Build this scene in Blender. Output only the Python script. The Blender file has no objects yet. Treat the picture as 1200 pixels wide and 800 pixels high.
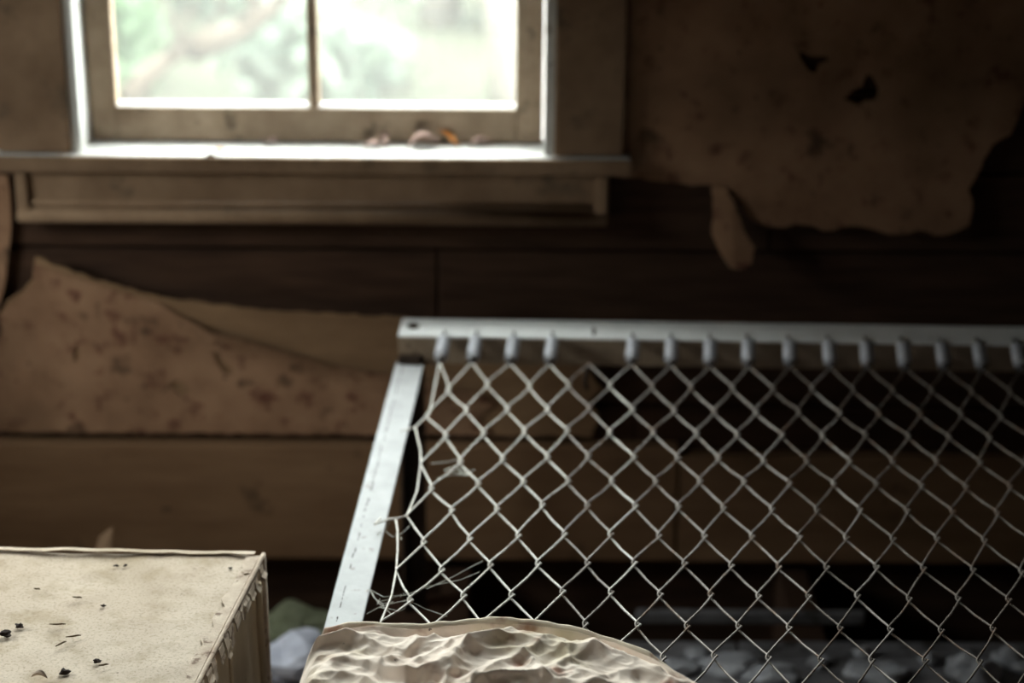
import bpy, bmesh, math, random
import numpy as np
from mathutils import Vector, Matrix, noise as mnoise
from mathutils.geometry import delaunay_2d_cdt

random.seed(7)
scene = bpy.context.scene
COL = scene.collection

# ------------------------------------------------------------------ camera
CAM_H, PITCH, ROLL, FPX = 1.74, math.radians(21.5), math.radians(0.4), 2400.0
FW = Vector((0, math.cos(PITCH), -math.sin(PITCH)))
UP0 = Vector((0, math.sin(PITCH), math.cos(PITCH)))
RT = (Vector((1, 0, 0)) * math.cos(ROLL) + UP0 * math.sin(ROLL)).normalized()
UP = (UP0 * math.cos(ROLL) - Vector((1, 0, 0)) * math.sin(ROLL)).normalized()
CAM = Vector((0, 0, CAM_H))
cam_data = bpy.data.cameras.new('camera')
cam_data.sensor_width = 36.0
cam_data.lens = 36.0 * FPX / 1200.0
cam_data.clip_start = 0.05
cam_data.dof.use_dof = True
cam_data.dof.focus_distance = 2.43
cam_data.dof.aperture_fstop = 2.5
cam = bpy.data.objects.new('camera', cam_data)
COL.objects.link(cam)
cam.matrix_world = Matrix.Translation(CAM) @ Matrix((RT, UP, -FW)).transposed().to_4x4()
scene.camera = cam

# ------------------------------------------------------------------ sky
world = bpy.data.worlds.new('overcast_sky')
scene.world = world
world.use_nodes = True
bg = world.node_tree.nodes['Background']
bg.inputs['Color'].default_value = (0.98, 1.0, 1.0, 1)
bg.inputs['Strength'].default_value = 22.0

# ------------------------------------------------------------------ exposure
scene.view_settings.view_transform = 'Standard'
scene.view_settings.look = 'None'
scene.view_settings.exposure = 0.45
scene.view_settings.gamma = 1.0
scene.view_settings.use_curve_mapping = False
scene.cycles.use_denoising = True
scene.cycles.max_bounces = 8
scene.cycles.diffuse_bounces = 5
scene.cycles.sample_clamp_indirect = 6.0

# room measures (metres)
YW = 3.36                    # face of the back wall
XL, XR, YB, ZC = -1.5, 1.75, -1.6, 2.5
WX0, WX1, WZ0, WZ1 = -0.745, 0.066, 0.750, 2.30      # back window opening
LY0, LY1, LZ0, LZ1 = 2.28, 2.90, 0.78, 1.46          # added left window opening

# daylight sampling guides filling the back and added left window openings
def portal(name, loc, rot, sx, sy):
    l = bpy.data.lights.new(name, 'AREA')
    l.shape = 'RECTANGLE'; l.size = sx; l.size_y = sy
    l.cycles.is_portal = True
    o = bpy.data.objects.new(name, l); COL.objects.link(o)
    o.location = loc; o.rotation_euler = rot
    return o
portal('daylight_portal', ((WX0 + WX1) / 2, YW + 0.205, (WZ0 + WZ1) / 2), (-math.pi / 2, 0, 0), WX1 - WX0, WZ1 - WZ0)
portal('daylight_portal', (XL - 0.14, (LY0 + LY1) / 2, (LZ0 + LZ1) / 2), (0, -math.pi / 2, 0), LZ1 - LZ0, LY1 - LY0)


def at_y(px, py, y):
    """world point on the vertical plane Y = y that the photo shows at this pixel"""
    d = FW + RT * ((px - 600) / FPX) - UP * ((py - 400) / FPX)
    return CAM + d * (y / d.y)

def at_z(px, py, z):
    d = FW + RT * ((px - 600) / FPX) - UP * ((py - 400) / FPX)
    return CAM + d * ((z - CAM_H) / d.z)

# ------------------------------------------------------------------ materials
def new_mat(name):
    m = bpy.data.materials.new(name); m.use_nodes = True
    nt = m.node_tree
    return m, nt, nt.nodes['Principled BSDF']

def rgba(c): return (c[0], c[1], c[2], 1)

def tex_noise(nt, coord, scale, detail=4, rough=0.55, stretch=None):
    n = nt.nodes.new('ShaderNodeTexNoise')
    n.inputs['Scale'].default_value = scale
    n.inputs['Detail'].default_value = detail
    n.inputs['Roughness'].default_value = rough
    if stretch:
        mp = nt.nodes.new('ShaderNodeMapping'); mp.inputs['Scale'].default_value = stretch
        nt.links.new(coord, mp.inputs['Vector']); coord = mp.outputs['Vector']
    nt.links.new(coord, n.inputs['Vector'])
    return n

def ramp(nt, fac, stops):
    r = nt.nodes.new('ShaderNodeValToRGB')
    els = r.color_ramp.elements
    while len(els) < len(stops): els.new(0.5)
    for e, (p, c) in zip(els, stops):
        e.position = p; e.color = rgba(c)
    nt.links.new(fac, r.inputs['Fac'])
    return r

def mixc(nt, fac, a, b, mode='MIX'):
    n = nt.nodes.new('ShaderNodeMix'); n.data_type = 'RGBA'; n.blend_type = mode
    for sock, v in (('Factor', fac), ('A', a), ('B', b)):
        s = [i for i in n.inputs if i.name == sock and i.enabled][0]
        if hasattr(v, 'links'): nt.links.new(v, s)
        elif isinstance(v, (int, float)): s.default_value = v
        else: s.default_value = rgba(v)
    return [o for o in n.outputs if o.enabled][0]

def mat(name, c1, c2, scale=8, rough=0.8, bump=0.3, stretch=None, spots=(), metallic=0.0, bump_scale=None, bdist=0.002):
    """two-tone grained surface; spots = [(colour, noise scale, threshold, softness, strength)]"""
    m, nt, p = new_mat(name)
    tc = nt.nodes.new('ShaderNodeTexCoord'); co = tc.outputs['Object']
    n1 = tex_noise(nt, co, scale, 6, 0.6, stretch)
    col = ramp(nt, n1.outputs['Fac'], [(0.3, c1), (0.7, c2)]).outputs['Color']
    for c, sc, th, so, st in spots:
        ns = tex_noise(nt, co, sc, 3, 0.6)
        f = ramp(nt, ns.outputs['Fac'], [(th, (0, 0, 0)), (th + so, (st, st, st))]).outputs['Color']
        col = mixc(nt, f, col, c)
    nt.links.new(col, p.inputs['Base Color'])
    p.inputs['Roughness'].default_value = rough
    p.inputs['Specular IOR Level'].default_value = 0.12 if rough > 0.65 else 0.5
    p.inputs['Metallic'].default_value = metallic
    if bump:
        nb = tex_noise(nt, co, bump_scale or scale * 6, 5, 0.65, stretch)
        b = nt.nodes.new('ShaderNodeBump'); b.inputs['Strength'].default_value = bump
        b.inputs['Distance'].default_value = bdist
        nt.links.new(nb.outputs['Fac'], b.inputs['Height'])
        nt.links.new(b.outputs['Normal'], p.inputs['Normal'])
    return m

MAT = {}
MAT['wallpaper'] = mat('stained_wallpaper', (0.20, 0.107, 0.063), (0.35, 0.203, 0.124), 7, 0.9, 0.4,
    spots=[((0.11, 0.038, 0.026), 24, 0.565, 0.12, 0.85), ((0.06, 0.035, 0.022), 11, 0.61, 0.08, 0.85), ((0.12, 0.07, 0.04), 3, 0.50, 0.2, 0.6), ((0.03, 0.02, 0.015), 60, 0.67, 0.05, 0.7)])
MAT['bare'] = mat('bare_plasterboard', (0.18, 0.104, 0.058), (0.28, 0.17, 0.097), 5, 0.9, 0.35, (1, 1, 3))
MAT['darkboard'] = mat('dark_sheathing_board', (0.030, 0.0155, 0.0100), (0.068, 0.036, 0.0225), 6, 0.9, 0.5, (1, 1, 8))
MAT['paint'] = mat('grimy_cream_paint', (0.165, 0.100, 0.061), (0.27, 0.175, 0.111), 9, 0.75, 0.3,
    spots=[((0.09, 0.065, 0.045), 14, 0.60, 0.12, 0.7)])
MAT['stool'] = mat('worn_white_paint', (0.50, 0.49, 0.47), (0.68, 0.67, 0.65), 12, 0.6, 0.25,
    spots=[((0.22, 0.17, 0.12), 25, 0.66, 0.06, 0.6)])
MAT['sash'] = mat('weathered_sash_paint', (0.22, 0.155, 0.105), (0.40, 0.305, 0.22), 14, 0.8, 0.4,
    spots=[((0.09, 0.065, 0.045), 18, 0.58, 0.12, 0.8)])
MAT['base'] = mat('brown_baseboard_paint', (0.155, 0.085, 0.046), (0.225, 0.131, 0.074), 4, 0.7, 0.3, (1, 1, 6),
    spots=[((0.05, 0.03, 0.018), 12, 0.66, 0.08, 0.6)])
MAT['plank'] = mat('dusty_floor_plank', (0.10, 0.095, 0.10), (0.22, 0.21, 0.225), 12, 0.9, 0.6, (1, 1, 1),
    spots=[((0.03, 0.025, 0.02), 20, 0.55, 0.1, 0.8)])
MAT['soil'] = mat('dark_crawlspace_soil', (0.012, 0.009, 0.007), (0.03, 0.022, 0.017), 20, 1.0, 0.6)
MAT['ceiling'] = mat('stained_ceiling', (0.12, 0.085, 0.055), (0.2, 0.15, 0.105), 5, 0.9, 0.3)
MAT['rail'] = mat('pale_painted_steel', (0.72, 0.72, 0.72), (0.84, 0.84, 0.84), 20, 0.5, 0.15, metallic=0.0,
    spots=[((0.30, 0.27, 0.25), 70, 0.66, 0.05, 0.7)])
MAT['siderail'] = mat('dusty_grey_steel', (0.31, 0.31, 0.32), (0.41, 0.41, 0.42), 20, 0.6, 0.2,
    spots=[((0.22, 0.19, 0.17), 60, 0.64, 0.05, 0.7)])
MAT['railface'] = mat('rusty_painted_steel', (0.20, 0.14, 0.095), (0.33, 0.25, 0.18), 15, 0.75, 0.3,
    spots=[((0.09, 0.05, 0.03), 30, 0.62, 0.08, 0.8)])
MAT['rust'] = mat('dark_rusted_steel', (0.025, 0.018, 0.014), (0.06, 0.04, 0.03), 30, 0.8, 0.4)
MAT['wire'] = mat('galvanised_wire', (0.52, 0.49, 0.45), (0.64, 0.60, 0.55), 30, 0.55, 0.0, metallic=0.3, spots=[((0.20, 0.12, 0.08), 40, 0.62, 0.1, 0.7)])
MAT['wire_half_shaded'] = mat('half_shaded_rust_flecked_wire', (0.24, 0.205, 0.185), (0.35, 0.31, 0.285), 30, 0.6, 0.0, metallic=0.3, spots=[((0.16, 0.09, 0.05), 40, 0.55, 0.1, 0.8)])  # this and the next wire tone hold light falloff in the colour, plus rust
MAT['wire_rusty_shaded'] = mat('shaded_rusted_wire', (0.09, 0.07, 0.056), (0.17, 0.14, 0.12), 30, 0.65, 0.0, metallic=0.3, spots=[((0.11, 0.06, 0.035), 40, 0.52, 0.1, 0.8)])
MAT['spring'] = mat('dull_spring_steel', (0.40, 0.40, 0.44), (0.55, 0.55, 0.59), 60, 0.45, 0.0, metallic=0.3)
MAT['box'] = mat('dusty_cream_oilcloth', (0.48, 0.38, 0.29), (0.64, 0.535, 0.435), 5, 0.66, 0.5,
    spots=[((0.28, 0.205, 0.12), 3.3, 0.47, 0.2, 0.75), ((0.33, 0.25, 0.15), 26, 0.50, 0.2, 0.5), ((0.22, 0.16, 0.095), 260, 0.50, 0.2, 0.45), ((0.12, 0.08, 0.05), 90, 0.70, 0.05, 0.8)], bump_scale=220, bdist=0.0008)
MAT['boxside'] = mat('tan_oilcloth_side', (0.50, 0.39, 0.27), (0.66, 0.54, 0.39), 7, 0.8, 0.3, (1, 1, 0.4), spots=[((0.14, 0.09, 0.05), 30, 0.66, 0.08, 0.6)])
MAT['tape'] = mat('frayed_paper_tape', (0.46, 0.355, 0.28), (0.68, 0.575, 0.47), 40, 0.85, 0.5, spots=[((0.18, 0.12, 0.09), 50, 0.58, 0.08, 0.8)])
MAT['cloth'] = mat('stained_cream_canvas', (0.82, 0.685, 0.585), (0.93, 0.82, 0.73), 9, 0.95, 0.35,
    spots=[((0.34, 0.14, 0.085), 22, 0.55, 0.14, 0.8), ((0.46, 0.38, 0.20), 8, 0.55, 0.15, 0.55), ((0.10, 0.06, 0.04), 110, 0.70, 0.04, 0.85)], bump_scale=420, bdist=0.0006)
MAT['hem'] = mat('canvas_hem', (0.62, 0.53, 0.42), (0.74, 0.65, 0.53), 14, 0.95, 0.3, spots=[((0.28, 0.12, 0.08), 22, 0.58, 0.1, 0.7)])
MAT['crumb'] = mat('dark_crumb', (0.025, 0.018, 0.02), (0.07, 0.05, 0.04), 60, 0.9, 0.4)
MAT['twig'] = mat('dry_twig', (0.07, 0.045, 0.025), (0.16, 0.11, 0.06), 60, 0.9, 0.3)
MAT['leafbrown'] = mat('dry_pinkish_leaf', (0.30, 0.20, 0.17), (0.42, 0.30, 0.26), 60, 0.8, 0.2)
MAT['leaforange'] = mat('dry_orange_leaf', (0.50, 0.19, 0.05), (0.62, 0.28, 0.09), 60, 0.7, 0.2)
MAT['plaster'] = mat('grey_plaster_lump', (0.26, 0.26, 0.28), (0.48, 0.48, 0.52), 18, 0.95, 0.5, spots=[((0.10, 0.09, 0.09), 30, 0.6, 0.1, 0.7)])
MAT['rag'] = mat('bluish_grey_rag', (0.30, 0.31, 0.38), (0.52, 0.53, 0.62), 16, 0.95, 0.4)
MAT['moss'] = mat('mossy_sacking', (0.09, 0.10, 0.06), (0.19, 0.20, 0.14), 22, 1.0, 0.5)
MAT['web'] = mat('dusty_cobweb', (0.45, 0.43, 0.38), (0.6, 0.58, 0.52), 50, 0.9, 0.0)
MAT['bark'] = mat('grey_bark', (0.022, 0.016, 0.011), (0.045, 0.034, 0.025), 6, 0.95, 0.5, (1, 1, 0.3))
MAT['palebark'] = mat('pale_bark', (0.11, 0.098, 0.08), (0.17, 0.155, 0.135), 6, 0.95, 0.4, (1, 1, 0.3))
MAT['litter'] = mat('leaf_litter_ground', (0.016, 0.020, 0.011), (0.037, 0.037, 0.025), 3, 1.0, 0.5)
MAT['siding'] = mat('weathered_siding', (0.3, 0.29, 0.27), (0.42, 0.41, 0.38), 6, 0.9, 0.3)

def leaf_mat(name, c1, c2):
    m, nt, p = new_mat(name)
    info = nt.nodes.new('ShaderNodeNewGeometry')
    col = ramp(nt, info.outputs['Random Per Island'], [(0.1, c1), (0.9, c2)]).outputs['Color']
    nt.links.new(col, p.inputs['Base Color'])
    p.inputs['Roughness'].default_value = 0.7
    tr = nt.nodes.new('ShaderNodeBsdfTranslucent'); nt.links.new(col, tr.inputs['Color'])
    mx = nt.nodes.new('ShaderNodeMixShader'); mx.inputs['Fac'].default_value = 0.4
    out = nt.nodes['Material Output']
    nt.links.new(p.outputs[0], mx.inputs[1]); nt.links.new(tr.outputs[0], mx.inputs[2])
    nt.links.new(mx.outputs[0], out.inputs['Surface'])
    return m
MAT['leaf_a'] = leaf_mat('fresh_green_leaf', (0.033, 0.068, 0.026), (0.062, 0.106, 0.048))
MAT['leaf_b'] = leaf_mat('pale_mint_leaf', (0.052, 0.076, 0.052), (0.09, 0.114, 0.083))
MAT['leaf_c'] = leaf_mat('straw_leaf', (0.085, 0.072, 0.046), (0.13, 0.112, 0.078))

def glass_mat():
    m = bpy.data.materials.new('dusty_window_glass'); m.use_nodes = True
    nt = m.node_tree; nt.nodes.clear()
    out = nt.nodes.new('ShaderNodeOutputMaterial')
    t = nt.nodes.new('ShaderNodeBsdfTransparent'); t.inputs['Color'].default_value = (0.93, 0.96, 0.94, 1)
    g = nt.nodes.new('ShaderNodeBsdfGlossy'); g.inputs['Roughness'].default_value = 0.02
    d = nt.nodes.new('ShaderNodeBsdfTranslucent'); d.inputs['Color'].default_value = (0.75, 0.75, 0.72, 1)
    m1 = nt.nodes.new('ShaderNodeMixShader'); m1.inputs['Fac'].default_value = 0.05
    m2 = nt.nodes.new('ShaderNodeMixShader'); m2.inputs['Fac'].default_value = 0.03
    nt.links.new(t.outputs[0], m1.inputs[1]); nt.links.new(g.outputs[0], m1.inputs[2])
    nt.links.new(m1.outputs[0], m2.inputs[1]); nt.links.new(d.outputs[0], m2.inputs[2])
    nt.links.new(m2.outputs[0], out.inputs['Surface'])
    return m
MAT['glass'] = glass_mat()

# ------------------------------------------------------------------ object helpers
def empty(name, loc, label=None, cat=None, group=None, kind=None):
    o = bpy.data.objects.new(name, None); COL.objects.link(o)
    o.location = loc; o.empty_display_size = 0.05
    return tag(o, label, cat, group, kind)

def tag(o, label=None, cat=None, group=None, kind=None):
    if label: o['label'] = label
    if cat: o['category'] = cat
    if group: o['group'] = group
    if kind: o['kind'] = kind
    return o

WORLD_LOC = {}
def obj(name, bm, m, parent=None, loc=None, smooth=False):
    """link a bmesh given in world coordinates; its origin goes to loc (or to its parent's)"""
    base = Vector((0, 0, 0))
    if parent is not None: base = WORLD_LOC.get(parent.name, Vector(parent.location))
    org = Vector(loc) if loc is not None else base
    if parent is None and loc is None:
        xs = [v.co for v in bm.verts]
        org = Vector(((min(v.x for v in xs) + max(v.x for v in xs)) / 2, (min(v.y for v in xs) + max(v.y for v in xs)) / 2, min(v.z for v in xs)))
    bmesh.ops.translate(bm, verts=bm.verts, vec=-org)
    me = bpy.data.meshes.new(name)
    bm.to_mesh(me); bm.free()
    me.materials.append(MAT[m] if isinstance(m, str) else m)
    if smooth:
        for f in me.polygons: f.use_smooth = True
    o = bpy.data.objects.new(name, me); COL.objects.link(o)
    if parent is not None:
        o.parent = parent; o.location = org - base
    else:
        o.location = org
    WORLD_LOC[o.name] = org.copy()
    return o

def add_box(bm, x0, x1, y0, y1, z0, z1, bev=0.0):
    r = bmesh.ops.create_cube(bm, size=1.0)
    vs = r['verts']
    for v in vs:
        v.co = Vector(((x0 + x1) / 2 + v.co.x * (x1 - x0), (y0 + y1) / 2 + v.co.y * (y1 - y0), (z0 + z1) / 2 + v.co.z * (z1 - z0)))
    if bev:
        es = list({e for v in vs for e in v.link_edges})
        bmesh.ops.bevel(bm, geom=es, offset=bev, segments=2, affect='EDGES', profile=0.5)
    return bm

def box(name, x0, x1, y0, y1, z0, z1, m, parent=None, bev=0.0, loc=None):
    return obj(name, add_box(bmesh.new(), x0, x1, y0, y1, z0, z1, bev), m, parent, loc)

def add_tube(bm, pts, r, n=6, cap=True, radii=None):
    pts = [Vector(p) for p in pts]
    rings = []
    prev = None
    for i, p in enumerate(pts):
        t = (pts[min(i + 1, len(pts) - 1)] - pts[max(i - 1, 0)])
        if t.length < 1e-9: t = Vector((0, 0, 1))
        t.normalize()
        if prev is None:
            a = t.orthogonal().normalized()
        else:
            a = prev - t * prev.dot(t)
            a = a.normalized() if a.length > 1e-6 else t.orthogonal().normalized()
        prev = a
        b = t.cross(a)
        rr = radii[i] if radii else r
        rings.append([bm.verts.new(p + (a * math.cos(2 * math.pi * k / n) + b * math.sin(2 * math.pi * k / n)) * rr) for k in range(n)])
    for i in range(len(rings) - 1):
        for k in range(n):
            bm.faces.new((rings[i][k], rings[i][(k + 1) % n], rings[i + 1][(k + 1) % n], rings[i + 1][k]))
    if cap:
        bm.faces.new(rings[0][::-1]); bm.faces.new(rings[-1])
    return bm

def add_hull_prism(bm, corners_bottom, corners_top):
    b = [bm.verts.new(p) for p in corners_bottom]; t = [bm.verts.new(p) for p in corners_top]
    n = len(b)
    bm.faces.new(b[::-1]); bm.faces.new(t)
    for k in range(n): bm.faces.new((b[k], b[(k + 1) % n], t[(k + 1) % n], t[k]))
    return bm

def inside(p, poly):
    x, y = p; c = False; j = len(poly) - 1
    for i in range(len(poly)):
        xi, yi = poly[i]; xj, yj = poly[j]
        if (yi > y) != (yj > y) and x < (xj - xi) * (y - yi) / (yj - yi) + xi: c = not c
        j = i
    return c

def ragged(poly, step=0.012, amp=0.003, seed=1):
    rnd = random.Random(seed); out = []
    n = len(poly)
    for i in range(n):
        a = Vector(poly[i]); b = Vector(poly[(i + 1) % n])
        k = max(1, int((b - a).length / step))
        nrm = Vector((-(b - a).y, (b - a).x)); nrm = nrm.normalized() if nrm.length > 0 else nrm
        for q in range(k):
            p = a.lerp(b, q / k)
            if q: p = p + nrm * rnd.uniform(-amp, amp)
            out.append((p.x, p.y))
    return out

def sheet(name, outline, holes, yf, thick, m, parent, grid=0.03, step=0.012, amp=0.003, seed=1):
    """torn sheet: outline and holes in (x, z) metres, front face at y = yf(x, z), real thickness"""
    outer = ragged(outline, step, amp, seed)
    hs = [ragged(h, 0.008, 0.0022, seed + 5 + i) for i, h in enumerate(holes)]
    pts = []; edges = []
    for loop in [outer] + hs:
        s = len(pts); pts += [Vector(p) for p in loop]
        edges += [(s + i, s + (i + 1) % len(loop)) for i in range(len(loop))]
    xs = [p[0] for p in outer]; zs = [p[1] for p in outer]
    rnd = random.Random(seed)
    gx = min(xs) + grid
    while gx < max(xs):
        gz = min(zs) + grid
        while gz < max(zs):
            q = (gx + rnd.uniform(-.2, .2) * grid, gz + rnd.uniform(-.2, .2) * grid)
            if inside(q, outer) and not any(inside(q, h) for h in hs): pts.append(Vector(q))
            gz += grid
        gx += grid
    vs, es, fs, _, _, _ = delaunay_2d_cdt(pts, edges, [], 0, 1e-6)
    tri = []
    for f in fs:
        c = (sum(vs[i].x for i in f) / len(f), sum(vs[i].y for i in f) / len(f))
        if inside(c, outer) and not any(inside(c, h) for h in hs): tri.append(f)
    bm = bmesh.new()
    fr = [bm.verts.new((v.x, yf(v.x, v.y), v.y)) for v in vs]
    bk = [bm.verts.new((v.x, yf(v.x, v.y) + thick, v.y)) for v in vs]
    cnt = {}
    for f in tri:
        a = [fr[i] for i in f]; b = [bk[i] for i in f]
        n = (a[1].co - a[0].co).cross(a[2].co - a[0].co)
        if n.y > 0: a = a[::-1]
        bm.faces.new(a); bm.faces.new([bk[fr.index(q)] for q in a][::-1]) if False else bm.faces.new(b)
        for i in range(len(f)):
            k = (f[i], f[(i + 1) % len(f)])
            key = tuple(sorted(k)); cnt.setdefault(key, []).append(k)
    for key, l in cnt.items():
        if len(l) == 1:
            i, j = l[0]
            bm.faces.new((fr[i], fr[j], bk[j], bk[i]))
    loose = [v for v in bm.verts if not v.link_faces]
    bmesh.ops.delete(bm, geom=loose, context='VERTS')
    bmesh.ops.recalc_face_normals(bm, faces=bm.faces)
    return obj(name, bm, m, parent)

def wall_pts(pxs, y=YW):
    out = []
    for p in pxs:
        q = at_y(p[0], p[1], y); out.append((q.x, q.z))
    return out

# ================================================================== SETTING
# ---- back wall: solid core with the window opening, dark boards, torn wallpaper
wall_back = empty('wall_back', (0, YW, 0), kind='structure')
core = bmesh.new()
for a in ((XL, WX0, 0, ZC), (WX1, XR, 0, ZC), (WX0, WX1, -0.35, WZ0 - 0.03), (WX0, WX1, WZ1, ZC), (XL, WX0, -0.35, 0), (WX1, XR, -0.35, 0)):
    add_box(core, a[0], a[1], YW + 0.035, YW + 0.20, a[2], a[3])
obj('wall_core', core, 'darkboard', wall_back)
# horizontal dark boards
z = 0.0; row = 0; rnd = random.Random(3)
while z < ZC - 0.02:
    z1 = min(z + 0.145, ZC)
    spans = [(XL + 0.02, XR - 0.02)]
    if z1 > WZ0 - 0.02 and z < WZ1 + 0.02: spans = [(XL + 0.02, WX0 - 0.02), (WX1 + 0.02, XR - 0.02)]
    for s in spans:
        joint = s[0] + (s[1] - s[0]) * rnd.uniform(0.35, 0.65)
        for a, b in ((s[0], joint - 0.002), (joint + 0.002, s[1])):
            dy = rnd.uniform(0, 0.004)
            box('board', a, b, YW + 0.014 + dy, YW + 0.034, z + 0.003, z1 - 0.003, 'darkboard', wall_back, 0.003)
    z = z1; row += 1

flat = lambda x, z: YW + 0.003 * mnoise.noise(Vector((x * 4, z * 4, 1)))
# upper right wallpaper with torn lower and right edges and two holes
low = wall_pts([(733, 206), (760, 211), (800, 215), (842, 217), (856, 226), (868, 244), (884, 258), (900, 264), (940, 262), (975, 269), (1008, 264), (1040, 273), (1075, 268), (1105, 274), (1135, 262), (1139, 245), (1134, 222), (1150, 197), (1163, 170), (1185, 158), (1196, 132), (1212, 100), (1208, 60)])
outl = low + [(0.93, 1.25), (1.05, 1.42), (1.0, 1.7), (1.25, 2.0), (1.2, ZC - 0.01), (0.165, ZC - 0.01)]
outl[0] = (0.165, outl[0][1])
holes = [wall_pts(h) for h in (
    [(930, 52), (938, 60), (950, 66), (968, 66), (972, 72), (960, 76), (956, 87), (948, 84), (940, 72)],
    [(1017, 86), (1024, 92), (1030, 108), (1028, 116), (1014, 118), (1006, 124), (998, 119), (988, 117), (998, 108), (1010, 102)])]
sheet('wallpaper_sheet', outl, holes, lambda x, z: flat(x, z) - 0.010 * max(0, (0.74 - z)) / 0.1 * 0.5, 0.006, 'wallpaper', wall_back, 0.05, 0.014, 0.004, 11)
# flap of wallpaper hanging from the torn edge
fp = wall_pts([(834, 216), (850, 219), (858, 232), (866, 250), (872, 268), (882, 282), (878, 298), (868, 304), (852, 302), (842, 288), (832, 268), (834, 244)])
zt = max(p[1] for p in fp)
sheet('wallpaper_flap', fp, [], lambda x, z: YW - 0.012 - 0.036 * (max(0.0, zt - z) / 0.12) ** 1.4 + 0.12 * abs(x - 0.375) , 0.002, 'wallpaper', wall_back, 0.02, 0.01, 0.002, 12)
# wallpaper above and left of the window
sheet('wallpaper_sheet', [(XL + 0.01, 0.75)] + [(-0.95, 0.66)] + wall_pts([(-2, 205), (8, 206), (12, 240), (13, 268), (10, 300), (7, 325), (2, 348), (-6, 372), (-20, 380)]) + [(-1.0, 0.30), (-1.15, 0.245), (XL + 0.01, 0.245)], [], flat, 0.006, 'wallpaper', wall_back, 0.07, 0.02, 0.003, 13)
sheet('wallpaper_sheet', [(XL + 0.01, 0.76), (-0.86, 0.76), (-0.86, 2.40), (0.17, 2.40), (0.17, ZC - 0.01), (XL + 0.01, ZC - 0.01)], [], flat, 0.006, 'wallpaper', wall_back, 0.12, 0.05, 0.0, 14)
# the sagging bare sheet under the window and the spotted wallpaper over it
top = wall_pts([(46, 293), (75, 305), (110, 318), (150, 330), (200, 342), (260, 350), (330, 357), (400, 361), (470, 364), (560, 372), (640, 384)])
zbot = 0.236
bare = top + wall_pts([(672, 400), (690, 430), (705, 452), (690, 470), (702, 486), (694, 505)]) + [(at_y(694, 512, YW).x, zbot), (-0.9, zbot)] + wall_pts([(-4, 420), (-2, 398), (4, 384), (0, 366), (10, 350), (28, 338), (42, 322)])
def saggy(x, z):
    zt = np.interp(x, [p[0] for p in top], [p[1] for p in top])
    t = min(1.0, max(0.0, 1 - (zt - z) / 0.22))
    return YW - 0.004 - 0.030 * t * t
sheet('bare_wall_sheet', bare, [], saggy, 0.006, 'bare', wall_back, 0.03, 0.012, 0.0025, 15)
wp_top = wall_pts([(46, 302), (75, 311), (110, 323), (150, 335), (185, 344), (205, 356), (228, 368), (252, 380), (275, 385), (300, 392), (330, 402), (360, 410), (385, 421), (410, 424), (440, 431), (475, 436), (520, 448), (560, 452)])
def wp_off(x, z):
    zt = np.interp(x, [p[0] for p in wp_top], [p[1] for p in wp_top])
    t = min(1.0, max(0.0, 1 - (zt - z) / 0.05))
    k = np.interp(x, [-0.62, -0.5, -0.3], [0.0, 1.0, 0.6])
    return saggy(x, z) - 0.004 - 0.020 * k * t * t
hl = [wall_pts(h) for h in ([(250, 408), (258, 410), (264, 420), (274, 430), (272, 437), (262, 432), (254, 420)],
                            [(199, 450), (208, 443), (218, 446), (224, 456), (216, 462), (206, 455)],
                            [(88, 406), (93, 402), (94, 416), (89, 422)])]
sheet('wallpaper_sheet', wp_top + wall_pts([(580, 470), (560, 485), (575, 505)]) + [(at_y(572, 512, YW).x, zbot + 0.003), (-0.93, zbot + 0.003)] + wall_pts([(-6, 430), (-3, 402), (5, 386), (2, 368), (11, 353), (29, 340), (43, 325)]), hl, wp_off, 0.002, 'wallpaper', wall_back, 0.022, 0.012, 0.003, 16)

# ---- baseboard
bb = empty('baseboard_back', (0, YW, 0), kind='structure')
bm = add_box(bmesh.new(), XL + 0.01, 0.30, YW - 0.022, YW + 0.012, -0.005, 0.222, 0.004); obj('baseboard_plank', bm, 'base', bb)
bm = add_box(bmesh.new(), 0.303, XR - 0.01, YW - 0.019, YW + 0.012, -0.008, 0.205, 0.004); obj('baseboard_plank', bm, 'base', bb)

# ---- other walls, ceiling
wl = bmesh.new()
for a in ((YB, LY0, -0.35, ZC), (LY1, YW + 0.15, -0.35, ZC), (LY0, LY1, -0.35, LZ0), (LY0, LY1, LZ1, ZC)):
    add_box(wl, XL - 0.14, XL, a[0], a[1], a[2], a[3])
tag(obj('wall_left', wl, 'darkboard'), kind='structure')
tag(box('wall_right', XR, XR + 0.14, YB, YW + 0.15, -0.35, ZC, 'darkboard'), kind='structure')
tag(box('wall_front', XL - 0.14, XR + 0.14, YB - 0.14, YB, -0.35, ZC, 'darkboard'), kind='structure')
tag(box('ceiling', XL - 0.14, XR + 0.14, YB - 0.14, YW + 0.15, ZC, ZC + 0.12, 'ceiling'), kind='structure')

# ---- floor: planks end short of the wall, dark crawl space beyond
floor = empty('floor', (0, 0, 0), kind='structure')
rnd = random.Random(5)
y = YB
while y < 3.02:
    y1 = y + 0.118
    if y1 > 3.05: y1 = 3.05
    j = rnd.uniform(-1.2, 1.0)
    for a, b in ((XL, j - 0.002), (j + 0.002, XR)):
        box('plank', a, b, y, y1 - 0.004, -0.030 + rnd.uniform(-.002, .0), rnd.uniform(-0.003, 0.0), 'plank', floor, 0.003)
    y = y1
box('plank', 0.22, 0.62, 3.150, 3.166, -0.03, -0.006, 'plank', floor, 0.004)      # split strip that is left by the wall
for x in (-1.9, -1.3, -0.72, -0.1, 0.52, 1.1):
    box('joist', x - 0.025, x + 0.025, YB, YW + 0.03, -0.19, -0.033, 'darkboard', floor)
tag(box('crawl_space_ground', XL - 0.14, XR + 0.14, YB - 0.14, YW + 0.15, -0.36, -0.30, 'soil'), kind='structure')

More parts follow.
